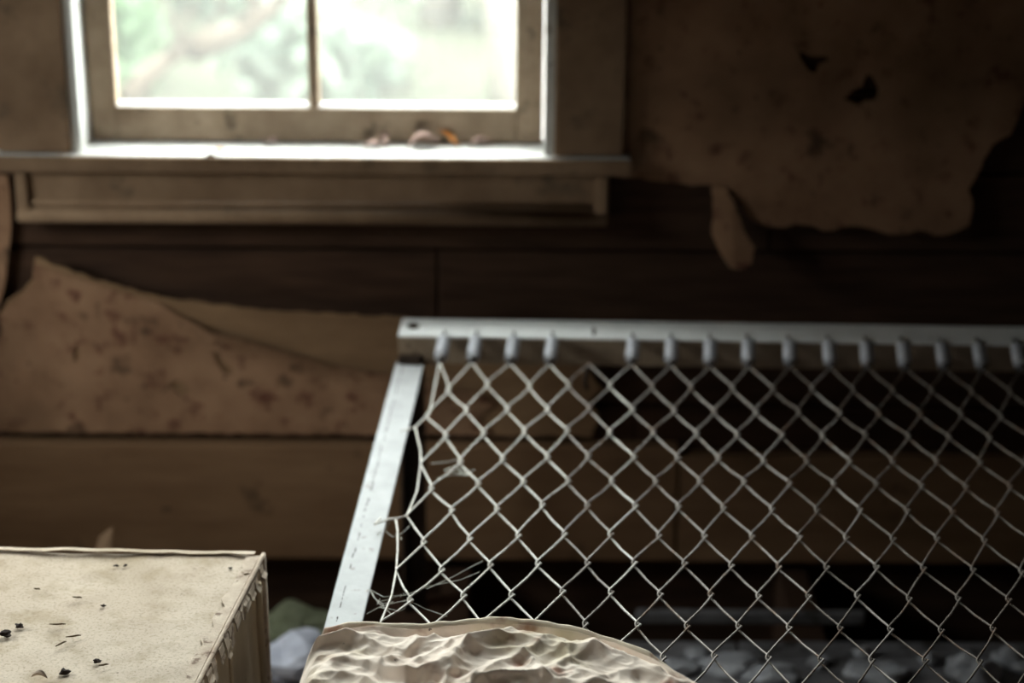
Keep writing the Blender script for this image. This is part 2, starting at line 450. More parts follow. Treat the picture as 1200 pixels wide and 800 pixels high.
# ---- window in the back wall
w1 = empty('window_1', ((WX0 + WX1) / 2, YW, WZ0), kind='structure')
CW = 0.120
def casing(x0, x1):
    bm = add_box(bmesh.new(), x0, x1, YW - 0.022, YW + 0.012, WZ0 + 0.012, WZ1 + 0.11, 0.003)
    return obj('casing', bm, 'paint', w1)
casing(WX0 - CW - 0.004, WX0 - 0.004); casing(WX1 + 0.004, WX1 + CW)
box('casing', WX0 - CW - 0.01, WX1 + CW + 0.01, YW - 0.024, YW + 0.012, WZ1 + 0.004, WZ1 + 0.115, 'paint', w1, 0.003)
for x0, x1 in ((WX0 - 0.004, WX0 + 0.014), (WX1 - 0.014, WX1 + 0.004)):
    box('jamb', x0, x1, YW - 0.014, YW + 0.205, WZ0, WZ1, 'stool', w1, 0.002)
box('jamb', WX0, WX1, YW - 0.014, YW + 0.205, WZ1 - 0.014, WZ1 + 0.004, 'stool', w1, 0.002)
# stool with horns, profiled front edge
ZS = 0.760
bm = add_box(bmesh.new(), WX0 - CW - 0.022, WX1 + CW + 0.012, YW - 0.028, YW + 0.0115, ZS - 0.026, ZS, 0.002)
add_box(bm, WX0 + 0.014, WX1 - 0.014, YW + 0.008, YW + 0.215, ZS - 0.026, ZS - 0.001, 0.001)
stool = obj('stool', bm, 'stool', w1)
box('stool_nosing', WX0 - CW - 0.024, WX1 + CW + 0.014, YW - 0.036, YW - 0.0285, ZS - 0.0285, ZS - 0.0005, 'paint', w1, 0.003)
# apron: flat board with a raised bead along its foot and ends
ax0, ax1, az0, az1 = -0.848, 0.163, 0.639, ZS - 0.029
box('apron', ax0, ax1, YW - 0.020, YW + 0.012, az0 + 0.004, az1, 'paint', w1, 0.002)
bm = bmesh.new()
add_tube(bm, [(ax0 + 0.002, YW - 0.024, az0 + 0.013), (ax1 - 0.002, YW - 0.024, az0 + 0.013)], 0.0125, 12)
obj('apron_bead', bm, 'paint', w1, smooth=True)
bm = bmesh.new()
add_tube(bm, [(ax0 + 0.002, YW - 0.021, az0 + 0.034), (ax1 - 0.03, YW - 0.021, az0 + 0.034)], 0.005, 8)
obj('apron_fillet', bm, 'paint', w1, smooth=True)
for x in (ax0 + 0.012, ax1 - 0.012):
    box('apron_return', x - 0.010, x + 0.010, YW - 0.031, YW - 0.019, az0 + 0.02, az1 - 0.002, 'paint', w1, 0.003)
# lower sash (seen) and upper sash
SX0, SX1 = WX0 + 0.016, WX1 - 0.016
def sash(ys, z0, z1, rail_bottom, rail_top):
    y0, y1 = ys, ys + 0.035
    st = 0.046
    s = empty('sash', Vector(((SX0 + SX1) / 2, ys, z0)) - Vector(w1.location)); s.parent = w1
    WORLD_LOC[s.name] = Vector(((SX0 + SX1) / 2, ys, z0))
    box('stile', SX0, SX0 + st, y0, y1, z0, z1, 'sash', s, 0.003)
    box('stile', SX1 - st, SX1, y0, y1, z0, z1, 'sash', s, 0.003)
    gx0, gx1, gz0, gz1 = SX0 + st, SX1 - st, z0 + rail_bottom, z1 - rail_top
    box('rail', gx0, gx1, y0, y1, z0, gz0, 'sash', s, 0.003)
    box('rail', gx0, gx1, y0, y1, gz1, z1, 'sash', s, 0.003)
    xm = (gx0 + gx1) / 2 - 0.004
    box('muntin', xm - 0.009, xm + 0.009, y0 + 0.004, y1, gz0, gz1, 'sash', s, 0.004)
    zm = (gz0 + gz1) / 2
    for a, b in ((gx0, xm - 0.009), (xm + 0.009, gx1)):
        box('muntin', a, b, y0 + 0.004, y1, zm - 0.009, zm + 0.009, 'sash', s, 0.004)
        for c, d in ((gz0, zm - 0.009), (zm + 0.009, gz1)):
            box('pane', a, b, y0 + 0.020, y0 + 0.023, c, d, 'glass', s)
            # sloping glazing bead along the foot of each pane, wedge shaped
            bm = add_hull_prism(bmesh.new(), [(a, y0 + 0.003, c), (b, y0 + 0.003, c), (b, y0 + 0.019, c), (a, y0 + 0.019, c)],
                                [(a, y0 + 0.012, c + 0.006), (b, y0 + 0.012, c + 0.006), (b, y0 + 0.019, c + 0.006), (a, y0 + 0.019, c + 0.006)])
            obj('glazing_bead', bm, 'stool', s)
sash(YW + 0.062, ZS + 0.0005, 1.52, 0.060, 0.032)
sash(YW + 0.0985, 1.485, WZ1 - 0.015, 0.032, 0.046)

# ---- unseen window added in the left wall for side light
w2 = empty('unseen_window_2', (XL, (LY0 + LY1) / 2, LZ0), kind='structure')
for a in ((LY0 - 0.11, LY0, LZ0 - 0.02, LZ1 + 0.11), (LY1, LY1 + 0.11, LZ0 - 0.02, LZ1 + 0.11), (LY0, LY1, LZ1, LZ1 + 0.11)):
    box('casing', XL, XL + 0.022, a[0], a[1], a[2], a[3], 'paint', w2, 0.003)
box('stool', XL - 0.14, XL + 0.045, LY0 - 0.12, LY1 + 0.12, LZ0 - 0.045, LZ0 - 0.02, 'stool', w2, 0.004)
for yy in (LY0 + 0.02, (LY0 + LY1) / 2, LY1 - 0.02):
    box('sash_bar', XL - 0.09, XL - 0.055, yy - 0.02, yy + 0.02, LZ0 - 0.02, LZ1, 'sash', w2, 0.003)
for zz in (LZ0, (LZ0 + LZ1) / 2, LZ1 - 0.02):
    for a, b in ((LY0 + 0.04, (LY0 + LY1) / 2 - 0.02), ((LY0 + LY1) / 2 + 0.02, LY1 - 0.04)):
        box('sash_bar', XL - 0.09, XL - 0.055, a, b, zz - 0.02, zz + 0.02, 'sash', w2, 0.003)
for a, b in ((LY0 + 0.04, (LY0 + LY1) / 2 - 0.02), ((LY0 + LY1) / 2 + 0.02, LY1 - 0.04)):
    for c, d in ((LZ0 + 0.02, (LZ0 + LZ1) / 2 - 0.02), ((LZ0 + LZ1) / 2 + 0.02, LZ1 - 0.04)):
        box('pane', XL - 0.074, XL - 0.071, a, b, c, d, 'glass', w2)

# ================================================================== BED
UX = Vector((1, -0.020, 0))            # along the end rail
VY = Vector((-0.047, -1, 0))           # from the wall towards the viewer
RZ = 0.500                             # top of the end rail
SZ = 0.453                             # top of the side rails
MZ = 0.484                             # plane of the wire mesh
O_END = at_z(466, 392.5, 0.500) * 1.0; O_END.z = 0     # front left corner of the far end rail
BED_W, BED_L = 1.24, 1.86
bed = empty('bed_frame', (0.35, 2.3, 0.0), 'rusty steel bed frame with a diamond wire mesh, standing under the window', 'bed')
def bp(a, b, z): 
    p = O_END + UX * a + VY * b
    return Vector((p.x, p.y, z))
def bar(name, a0, a1, b0, b1, z0, z1, m, bev=0.0012, parent=bed):
    bm = add_hull_prism(bmesh.new(), [bp(a0, b0, z0), bp(a1, b0, z0), bp(a1, b1, z0), bp(a0, b1, z0)],
                        [bp(a0, b0, z1), bp(a1, b0, z1), bp(a1, b1, z1), bp(a0, b1, z1)])
    bmesh.ops.recalc_face_normals(bm, faces=bm.faces)
    if bev: bmesh.ops.bevel(bm, geom=list(bm.edges), offset=bev, segments=2, affect='EDGES', profile=0.5)
    return obj(name, bm, m, parent)
for (ba, bb_, bf) in ((-0.080, 0.0, 0.0), (BED_L, BED_L + 0.08, BED_L)):
    r = bar('end_rail', 0, BED_W, ba, bb_, RZ - 0.004, RZ, 'rail')
    s = -1 if bf == 0 else 0
    bar('rail_flange', 0.001, BED_W - 0.001, bf + (-0.004 if bf == 0 else 0), bf + (0 if bf == 0 else 0.004), RZ - 0.050, RZ - 0.004, 'railface')
for a0, a1, af in ((-0.003, 0.044, -0.003), (BED_W - 0.044, BED_W + 0.003, BED_W - 0.001)):
    bar('side_rail', a0, a1, 0.004, BED_L - 0.004, SZ - 0.004, SZ, 'siderail')
    bar('rail_flange', af, af + 0.004, 0.006, BED_L - 0.006, SZ - 0.046, SZ - 0.004, 'railface')
for a in (0.0, BED_W - 0.04):
    for b in (-0.05, BED_L + 0.01):
        bm = bmesh.new()
        P = [bp(a, b, 0), bp(a + 0.04, b, 0), bp(a + 0.04, b + 0.005, 0), bp(a + 0.005, b + 0.005, 0), bp(a + 0.005, b + 0.04, 0), bp(a, b + 0.04, 0)]
        zb = -0.03 if b < 0 else 0.0
        add_hull_prism(bm, [Vector((p.x, p.y, zb)) for p in P], [Vector((p.x, p.y, RZ - 0.051)) for p in P])
        bmesh.ops.recalc_face_normals(bm, faces=bm.faces)
        leg = obj('leg', bm, 'rust', bed)
# a board on the crawl-space edge carries the far feet
for a in (0.0, BED_W - 0.04):
    q = bp(a + 0.02, -0.03, 0)
    box('plank', q.x - 0.05, q.x + 0.05, q.y - 0.06, q.y + 0.05, -0.19, -0.03, 'darkboard', floor, 0.003)
# bolts and corner joints
def disc(name, c, r, h, m, n=14, parent=bed):
    bm = bmesh.new()
    add_tube(bm, [c, c + Vector((0, 0, h * 0.6)), c + Vector((0, 0, h))], r, n, True, [r, r, r * 0.7])
    return obj(name, bm, m, parent, smooth=False)
disc('bolt', bp(0.022, -0.040, RZ), 0.010, 0.005, 'rust')
disc('bolt', bp(BED_W - 0.03, -0.040, RZ), 0.010, 0.005, 'rust')
bm = bmesh.new()
cA = bp(0.022, 0.004, RZ - 0.047)
add_hull_prism(bm, [cA + Vector(v) for v in ((-.022, -.012, -.006), (.02, -.014, -.006), (.024, .004, -.006), (-.024, .004, -.006))],
               [cA + Vector(v) for v in ((-.016, -.008, .010), (.012, -.010, .010), (.018, .004, .012), (-.020, .004, .012))])
bmesh.ops.recalc_face_normals(bm, faces=bm.faces)
obj('corner_joint', bm, 'rust', bed)
# line of flaking rust along the outer edge of the left side rail
bm = bmesh.new(); rr = random.Random(44)
b = 0.02
while b < BED_L - 0.05:
    ln = rr.uniform(0.003, 0.014); w = rr.uniform(0.0006, 0.0016); a = 0.010 + rr.uniform(-.0008, .0008)
    if rr.random() < 0.75:
        add_hull_prism(bm, [bp(a, b, SZ - .0005), bp(a + w, b, SZ - .0005), bp(a + w, b + ln, SZ - .0005), bp(a, b + ln, SZ - .0005)],
                       [bp(a, b, SZ + .0006), bp(a + w, b, SZ + .0006), bp(a + w, b + ln, SZ + .0006), bp(a, b + ln, SZ + .0006)])
    b += ln + rr.uniform(0.001, 0.010)
bmesh.ops.recalc_face_normals(bm, faces=bm.faces)
tag(obj('rust_flakes', bm, 'rust', bed), 'line of dark rust flakes', kind='stuff')
# ---- spring positions along the rail (one has come off), mesh nodes
spring_px = [515, 553, 598, 644, 690, 740, 786, 832, 877, 926, 973, 1017, 1061, 1107, 1151]
scol = [at_z(x, 424 + (x - 515) * 0.014, MZ) for x in spring_px]
pitch = (scol[-1].x - scol[0].x) / (len(scol) - 1)
while scol[-1].x < O_END.x + BED_W - 0.09: scol.append(scol[-1] + Vector((pitch, -0.02 * pitch, 0)))
NS = len(scol)
rows_y = [at_z(740, yy, MZ).y for yy in (426, 451, 478, 504.5, 534, 561, 591, 624, 658, 693, 729, 766)]
y_last = O_END.y - BED_L + 0.10
step = rows_y[-2] - rows_y[-1]
while rows_y[-1] - step > y_last: rows_y.append(rows_y[-1] - step)
if len(rows_y) % 2 == 0: rows_y.pop()
NR = len(rows_y)
rnd = random.Random(21)
fixed = {(0, 2): (501.5, 487), (1, 1): (526, 457), (0, 4): (495.5, 543), (1, 3): (523, 510), (1, 5): (506, 572), (0, 6): (480, 604), (1, 7): (497, 635), (0, 8): (467, 669), (1, 9): (481, 703), (0, 10): (449, 730)}
NODE = {}
def node(c, r):
    """c counts half columns, r half rows"""
    if (c, r) in NODE: return NODE[(c, r)]
    if (c, r) in fixed:
        p = at_z(fixed[(c, r)][0], fixed[(c, r)][1], MZ)
    else:
        k, odd = divmod(c, 2)
        if c < 0: base = scol[0] + Vector((c * pitch / 2, 0, 0))
        elif k >= NS - 1: base = scol[NS - 1] + Vector(((c - 2 * (NS - 1)) * pitch / 2, 0, 0))
        else: base = scol[k].lerp(scol[k + 1], 0.5 * odd)
        # columns even out to a regular pitch away from the springs
        reg = scol[0] + Vector((c * pitch / 2, -0.02 * c * pitch / 2, 0))
        t = min(1, r / 5.0)
        base = base.lerp(reg, t)
        dist = rows_y[0] - rows_y[r]
        # the loose left edge of the mesh has crept towards the viewer
        p = base + VY * (dist + 0.035 * max(0.0, 1 - c / 8.0) ** 1.5 * min(1.0, r / 4.0))
        if 0 < r < NR - 1: p += Vector((rnd.uniform(-1, 1) * 0.0022, rnd.uniform(-1, 1) * 0.003, 0))
        p.z = MZ + rnd.uniform(-.001, .001)
    NODE[(c, r)] = p
    return p
WR = 0.00145
def zigzag(c):
    pts = []
    for r in range(NR):
        left = (c + r) % 2 == 0
        n = node(c if left else c + 1, r)
        if r == 0 or r == NR - 1:
            pts.append(n.copy()); continue
        ov = 0.0030 * (-1 if left else 1)
        dz = 0.0016 * (1 if left else -1)
        pts += [n + Vector((ov * 0.55, 0.0042, dz)), n + Vector((ov, 0.0016, dz * 0.3)), n + Vector((ov, -0.0016, -dz * 0.3)), n + Vector((ov * 0.55, -0.0042, -dz))]
    # slight bow of each strand
    out = [pts[0]]
    for a, b in zip(pts, pts[1:]):
        if (b - a).length > 0.02:
            out.append(a.lerp(b, 0.5) + Vector((rnd.uniform(-1, 1) * 0.0016, 0, -0.001)))
        out.append(b)
    bm = bmesh.new(); add_tube(bm, out, WR, 6)
    return obj('mesh_wire', bm, 'wire' if c < 7 or c in (9,) else 'wire_half_shaded' if c < 17 or c in (19,) else 'wire_rusty_shaded', bed, smooth=True)  # darker wire tones to the right stand in for fading daylight
for c in range(0, 2 * (NS - 1)): zigzag(c)
# the broken edge wire on the left
def wire(pts, r=WR, name='edge_wire', m='wire'):
    bm = bmesh.new(); add_tube(bm, pts, r, 6); return obj(name, bm, m, bed, smooth=True)
mz = lambda x, y, dz=0.0: at_z(x, y, MZ + dz)
wire([node(0, 0), node(0, 2) + Vector((0.002, 0.004, 0)), node(0, 2) + Vector((-0.002, -0.001, 0)), mz(487, 500), mz(478, 503, -.012), mz(470, 505, -.018)])
wire([mz(487, 501), mz(489, 512), mz(493, 528), node(0, 4) + Vector((-.003, .004, 0)), node(0, 4) + Vector((-.003, -.004, 0)), mz(489, 575), node(0, 6) + Vector((-.003, .004, 0)), mz(474, 605), mz(466, 607), mz(456, 608, -.008), mz(448, 611, -.016), mz(439, 614, -.020), mz(446, 607, -.020)])
wire([mz(464, 609), mz(466, 622), mz(466, 645), node(0, 8) + Vector((-.003, .004, 0)), node(0, 8) + Vector((-.003, -.004, 0)), mz(459, 698), node(0, 10) + Vector((-.003, .004, 0)), node(0, 10) + Vector((-.003, -.004, 0))] )
pp = [node(0, 10) + Vector((-.003, -.004, 0))]
for r in range(12, NR, 2): pp.append(node(0, r) + Vector((-.006, 0, 0)))
wire(pp)
# springs: tight coils hooked over the rail edge
def spring(k, far=True):
    apex = node(2 * k, 0 if far else NR - 1)
    if far:
        a_rail = (apex - O_END).dot(Vector((1, 0, 0))) / 1.0 + VY.x * 0
        hook = Vector((apex.x + 0.047 * (O_END.y - apex.y) + 0.002, 0, 0)); hook.y = O_END.y - 0.020 * (hook.x - O_END.x); sgn = 1
    else:
        b = O_END + VY * BED_L
        hook = Vector((apex.x + VY.x * 0.09, 0, 0)); hook.y = b.y - 0.020 * (hook.x - b.x); sgn = -1
    hook.z = RZ + 0.0025
    root = empty('spring', Vector(hook) - Vector(bed.location)); root.parent = bed
    WORLD_LOC[root.name] = Vector(hook)
    d = (apex - hook); L = d.length; d = d.normalized()
    s0 = hook + Vector((0, -sgn * 0.010, -0.003)); s1 = apex - d * 0.010
    u = d.orthogonal().normalized(); v = d.cross(u)
    turns, R = 9, 0.0088
    pts = []
    N = turns * 10
    for i in range(N + 1):
        t = i / N; a = 2 * math.pi * turns * t
        e = min(1, t * 12, (1 - t) * 12)
        pts.append(s0.lerp(s1, t) + (u * math.cos(a) + v * math.sin(a)) * (R * (0.35 + 0.65 * e)))
    bm = bmesh.new(); add_tube(bm, pts, 0.0029, 5)
    obj('coil', bm, 'spring', root, smooth=True)
    bm = bmesh.new()
    add_tube(bm, [s0, hook + Vector((0, -sgn * 0.003, 0.001)), hook + Vector((0, sgn * 0.014, 0.0005)), hook + Vector((0, sgn * 0.020, -0.003)), hook + Vector((0, sgn * 0.020, -0.012))], 0.0022, 6)
    obj('hook', bm, 'rust', root, smooth=True)
    bm = bmesh.new()
    ring = [s1 + d * 0.006 + (u * math.cos(a) + d * math.sin(a) * 0.8) * 0.0095 for a in [i * 2 * math.pi / 12 for i in range(13)]]
    add_tube(bm, ring, 0.0026, 5)
    obj('loop', bm, 'rust', root, smooth=True)
for k in range(NS):
    if k != 4: spring(k, True)
    spring(k, False)
# the hook left on the rail and the loop dangling from the mesh where a spring has come off
p = bp(0.115 + 0.207, 0, RZ)
hx = at_z(696, 391, RZ)
bm = bmesh.new(); add_tube(bm, [hx + Vector((0, 0.02, -.008)), hx + Vector((0, 0.018, 0.003)), hx + Vector((0, 0.0, 0.003)), hx + Vector((0, -0.006, -0.002)), hx + Vector((0, -0.006, -0.012))], 0.0025, 6)
obj('loose_hook', bm, 'rust', bed, smooth=True)
q = node(8, 0)
bm = bmesh.new(); add_tube(bm, [q, q + Vector((-.003, -.004, -.012)), q + Vector((-.006, -.008, -.03)), q + Vector((-.002, -.012, -.04))], 0.0035, 6)
obj('loose_hook', bm, 'rust', bed, smooth=True)

# ================================================================== BOX in the foreground
BZ = 0.50
c_br = at_z(308, 651, BZ); c_fr = at_z(232, 800, BZ)
dirv = (c_fr - c_br).normalized()                      # along the right side, towards the viewer
side = (at_z(0, 645.5, BZ) - c_br).normalized()           # to the left along the back
BL, BW = 0.62, 0.72
bx = empty('covered_box', c_br + dirv * BL / 2 + side * BW / 2 - Vector((0, 0, BZ)), 'dusty cream oilcloth-covered box with a frayed edge, beside the bed', 'box')
def bq(a, b, z): 
    """a metres left from the right side, b metres from the back towards the viewer"""
    p = c_br + side * a + dirv * b
    return Vector((p.x, p.y, z))
# body with bulging sides and vertical creases
bm = bmesh.new()
nside, nz = 24, 10
loop = []
per = [(0, 0), (0, BL), (BW, BL), (BW, 0)]
ringpts = []
for i in range(4):
    a, b = per[i], per[(i + 1) % 4]
    for q in range(nside): ringpts.append((a[0] + (b[0] - a[0]) * q / nside, a[1] + (b[1] - a[1]) * q / nside, i, q / nside))
rings = []
for iz in range(nz + 1):
    z = 0.002 + (BZ - 0.006) * iz / nz
    ring = []
    for (a, b, i, t) in ringpts:
        bulge = 0.006 * math.sin(math.pi * t) * math.sin(math.pi * iz / nz)
        wav = 0.0025 * mnoise.noise(Vector((a * 22, b * 22, z * 2.5)))
        off = [(-1, 0), (0, 1), (1, 0), (0, -1)][i]
        ring.append(bm.verts.new(bq(a + off[0] * (bulge + wav) + (0.004 if i == 0 else 0), b + off[1] * (bulge + wav), z)))
    rings.append(ring)
n = len(ringpts)
for iz in range(nz):
    for k in range(n): bm.faces.new((rings[iz][k], rings[iz][(k + 1) % n], rings[iz + 1][(k + 1) % n], rings[iz + 1][k]))
bm.faces.new(rings[0][::-1]); bm.faces.new(rings[-1])
bmesh.ops.recalc_face_normals(bm, faces=bm.faces)
obj('body', bm, 'boxside', bx, smooth=False)
# top cover: gently uneven cloth, rear edge slightly lifted in places
bm = bmesh.new()
na, nb = 60, 56
g = []
for i in range(na + 1):
    colv = []
    for j in range(nb + 1):
        a = BW * i / na; b = BL * j / nb
        z = BZ + 0.0025 * mnoise.noise(Vector((a * 6, b * 6, 0))) + 0.001 * mnoise.noise(Vector((a * 30, b * 30, 4)))
        colv.append(bm.verts.new(bq(a, b, z)))
    g.append(colv)
for i in range(na):
    for j in range(nb): bm.faces.new((g[i][j], g[i + 1][j], g[i + 1][j + 1], g[i][j + 1]))
bound = [g[i][0] for i in range(na)] + [g[na][j] for j in range(nb)] + [g[i][nb] for i in range(na, 0, -1)] + [g[0][j] for j in range(nb, 0, -1)]
lowv = [bm.verts.new(v.co - Vector((0, 0, 0.012))) for v in bound]
for k in range(len(bound)):
    bm.faces.new((bound[k], bound[(k + 1) % len(bound)], lowv[(k + 1) % len(bound)], lowv[k]))
bmesh.ops.recalc_face_normals(bm, faces=bm.faces)
obj('top_cover', bm, 'box', bx, smooth=False)
# raised rolled seam at the back edge (a fold of cloth with dark slits under it)
def ribbon(name, path, width_dir, w, m, parent, thick=0.0016, lift=None):
    bm = bmesh.new(); L = []; 
    for i, p in enumerate(path):
        wl_ = w(i) if callable(w) else w
        wd = width_dir(i) if callable(width_dir) else width_dir
        a = p; b = p + wd * wl_
        L.append([bm.verts.new(a), bm.verts.new(b), bm.verts.new(b + Vector((0, 0, thick))), bm.verts.new(a + Vector((0, 0, thick)))])
    for i in range(len(L) - 1):
        for k in range(4): bm.faces.new((L[i][k], L[i][(k + 1) % 4], L[i + 1][(k + 1) % 4], L[i + 1][k]))
    bm.faces.new(L[0][::-1]); bm.faces.new(L[-1])
    bmesh.ops.recalc_face_normals(bm, faces=bm.faces)
    return obj(name, bm, m, parent)
rnd = random.Random(9)
path = []
for i in range(60):
    a = 0.010 + (BW - 0.02) * i / 59
    lift = 0.0020 + 0.0030 * max(0, mnoise.noise(Vector((a * 18, 3, 0))) + 0.25)
    path.append(bq(a, -0.004, BZ + lift))
ribbon('back_seam', path, (dirv + Vector((0, 0, 0.10))).normalized(), lambda i: 0.010 + 0.004 * mnoise.noise(Vector((i * 0.5, 0, 0))), 'box', bx, 0.0015)
# cord-like edge tape along the right top edge
path = [bq(-0.001, b, BZ + 0.002 + 0.0008 * mnoise.noise(Vector((b * 40, 0, 0)))) for b in np.linspace(0.0, BL, 50)]
bm = bmesh.new(); add_tube(bm, path, 0.0032, 8); obj('edge_cord', bm, 'tape', bx, smooth=True)
path = [bq(0.002, b, BZ + 0.0035) for b in np.linspace(0.012, BL, 60)]
ribbon('edge_tape', path, side, lambda i: 0.016 + 0.010 * mnoise.noise(Vector((i * 0.42, 7, 0))), 'tape', bx, 0.001)
# torn scraps of tape hanging over the side
for i in range(22):
    b = 0.03 + i * 0.0262 + rnd.uniform(-.006, .006)
    w = rnd.uniform(0.007, 0.013); h = rnd.uniform(0.010, 0.030)
    bm = bmesh.new(); V = []
    for t in np.linspace(0, 1, 5):
        out = 0.0045 + 0.006 * t * rnd.uniform(0.3, 1.2)
        ww = w * (1 - 0.45 * t * rnd.random())
        V.append([bq(-out, b - ww, BZ - 0.001 - h * t), bq(-out - 0.001 * rnd.random(), b + ww, BZ - 0.001 - h * t + rnd.uniform(-.003, .003))])
    fv = [[bm.verts.new(p) for p in r] for r in V]; bv = [[bm.verts.new(p + side * 0.0012) for p in r] for r in V]
    for k in range(4):
        bm.faces.new((fv[k][0], fv[k][1], fv[k + 1][1], fv[k + 1][0])); bm.faces.new((bv[k][0], bv[k + 1][0], bv[k + 1][1], bv[k][1]))
        for s in (0, 1): bm.faces.new((fv[k][s], fv[k + 1][s], bv[k + 1][s], bv[k][s]))
    bm.faces.new((fv[0][0], fv[0][1], bv[0][1], bv[0][0])); bm.faces.new((fv[4][0], fv[4][1], bv[4][1], bv[4][0]))
    bmesh.ops.recalc_face_normals(bm, faces=bm.faces)
    obj('tape_scrap', bm, 'tape', bx)
# seam strips down the right face and the back corner binding
for b0, w in ((0.052, 0.010), (0.20, 0.006), (0.33, 0.008)):
    bm = bmesh.new()
    pts = [bq(-0.0055 - 0.004 * math.sin(math.pi * t), b0 + 0.003 * math.sin(t * 5), BZ * (1 - t) - 0.012 * (1 - t)) for t in np.linspace(0, 1, 12)]
    add_tube(bm, pts, w * 0.5, 6); obj('side_seam', bm, 'boxside', bx, smooth=True)
bm = bmesh.new(); add_tube(bm, [bq(0.001, 0.0, BZ - 0.002), bq(0.0, 0.0, 0.25), bq(0.001, 0.0, 0.004)], 0.005, 8); obj('corner_binding', bm, 'tape', bx, smooth=True)

# crumbs and twigs lying on the box
def crumb_mesh(r, seed):
    bm = bmesh.new(); bmesh.ops.create_icosphere(bm, subdivisions=2, radius=r)
    for v in bm.verts:
        k = 1 + 0.9 * mnoise.noise(v.co * (1.3 / r) + Vector((seed * 3.1, 0, 0)))
        v.co = Vector((v.co.x * k * 1.2, v.co.y * k, max(v.co.z * k * 0.6, -r * 0.3)))
    return bm
crumbs = [((7, 744), 0.0058, 'dark ragged crumb at the left picture edge on the box top'), ((23, 734), 0.0042, 'dark pointed crumb just behind the left edge crumb on the box'),
          ((114, 775), 0.0036, 'small dark crumb in the front middle of the box top'), ((76, 788), 0.0052, 'rounded black crumb nearest the viewer on the box top'),
          ((121, 710), 0.0026, 'tiny brown crumb in the middle of the dusty box top'), ((136, 663), 0.0024, 'left one of two tiny specks near the rear seam of the box'),
          ((147, 663), 0.0022, 'right one of two tiny specks near the rear seam of the box'), ((270, 666), 0.0022, 'tiny dark speck near the rear right corner of the box')]
for i, ((x, y), r, lab) in enumerate(crumbs):
    p = at_z(x, y, BZ + 0.002)
    bm = crumb_mesh(r, i); bmesh.ops.translate(bm, verts=bm.verts, vec=p + Vector((0, 0, r * 0.3)))
    tag(obj('crumb', bm, 'crumb', smooth=False), lab, 'crumb', 'crumbs on the box')
twigs = [((58, 731), (77, 731), 'curved dark twig left of the middle on the box top'), ((77, 746), (95, 744), 'straight twig lying crosswise on the front of the box top'),
         ((65, 757), (78, 751), 'short slanting twig in front of the straight one on the box'), ((116, 779), (127, 778), 'short stubby twig beside a crumb on the box front'),
         ((85, 699), (96, 700), 'thin twig furthest back on the dusty box top'), ((284, 673), (293, 672), 'short twig beside the frayed edge at the box rear corner'), ((40, 689), (47, 690), 'tiny twig at the left on the rear half of the box top')]
for (a, b, lab) in twigs:
    p, q = at_z(*a, BZ + 0.0035), at_z(*b, BZ + 0.0035)
    mid = p.lerp(q, 0.5) + Vector((0, -0.004, 0.002)); mid2 = p.lerp(q, 0.8) + Vector((0, -0.001, 0.001))
    bm = bmesh.new(); add_tube(bm, [p, mid, mid2, q], 0.001, 6, True, [0.0006, 0.0012, 0.0011, 0.0005])
    tag(obj('twig', bm, 'twig', smooth=True), lab, 'twig', 'twigs on the box')
# curled leaf
def curled_leaf(name, p, ln, wd, ang, curl, m, label, cat='leaf', group=None, lift=0.0, tilt=0.0):
    bm = bmesh.new(); rows = []
    for i in range(9):
        t = i / 8; w = wd * math.sin(math.pi * min(0.97, t * 0.94 + 0.05)) ** 0.8
        row = []
        for s in np.linspace(-1, 1, 5):
            row.append(Vector((t * ln, s * w, curl * (s * s) * w + lift * math.sin(math.pi * t * 0.9) + tilt * t * ln + 0.0008)))
        rows.append(row)
    R = Matrix.Rotation(ang, 3, 'Z')
    fv = [[bm.verts.new(R @ v + p) for v in r] for r in rows]; bv = [[bm.verts.new(R @ v + p - Vector((0, 0, 0.0007))) for v in r] for r in rows]
    for i in range(8):
        for k in range(4):
            bm.faces.new((fv[i][k], fv[i + 1][k], fv[i + 1][k + 1], fv[i][k + 1])); bm.faces.new((bv[i][k], bv[i][k + 1], bv[i + 1][k + 1], bv[i + 1][k]))
        for k in (0, 4): bm.faces.new((fv[i][k], fv[i + 1][k], bv[i + 1][k], bv[i][k]))
    for i in (0, 8):
        for k in range(4): bm.faces.new((fv[i][k], fv[i][k + 1], bv[i][k + 1], bv[i][k]))
    bmesh.ops.recalc_face_normals(bm, faces=bm.faces)
    return tag(obj(name, bm, m, smooth=True), label, cat, group)
curled_leaf('dry_leaf', at_z(37, 793, BZ + 0.003), 0.020, 0.004, -0.25, 1.2, 'tape', 'pale curled leaf scrap at the front of the box top', 'leaf', None, 0.004)

# ================================================================== CRUMPLED CANVAS SACK on the bed
SBZ = 0.488
rim_px = [(352, 757), (362, 746), (380, 739), (410, 734), (440, 731), (480, 734), (520, 730), (560, 727), (600, 726), (640, 730), (680, 738), (720, 749), (760, 766), (800, 788), (830, 806)]
ZR = 0.553
rim = [at_z(x, y, ZR) for x, y in rim_px]
rx = [p.x for p in rim]; ry = [p.y for p in rim]
sack_loc = Vector((0.02, 1.95, SBZ))
sack = empty('crumpled_sack', sack_loc, 'crumpled stained canvas sack heaped on the near end of the bed mesh', 'sack')
def fbm(x, y, s, o=3, seed=0):
    v = 0; a = 1; f = 1
    for i in range(o):
        v += a * mnoise.noise(Vector((x * s * f + seed * 7.3, y * s * f - seed * 3.7, seed * 1.9))); a *= 0.5; f *= 2.1
    return v
NU, NV = 330, 240
X0, X1 = rx[0] - 0.008, 0.42
Y_front = 1.66
def rim_y(x):
    if x < rx[0]: return ry[0] - (rx[0] - x) * 4.0
    return float(np.interp(x, rx, ry)) if x <= rx[-1] else ry[-1] - (x - rx[-1]) * 0.9
def ridge(v, w): return max(0.0, 1 - abs(v) / w) ** 1.3
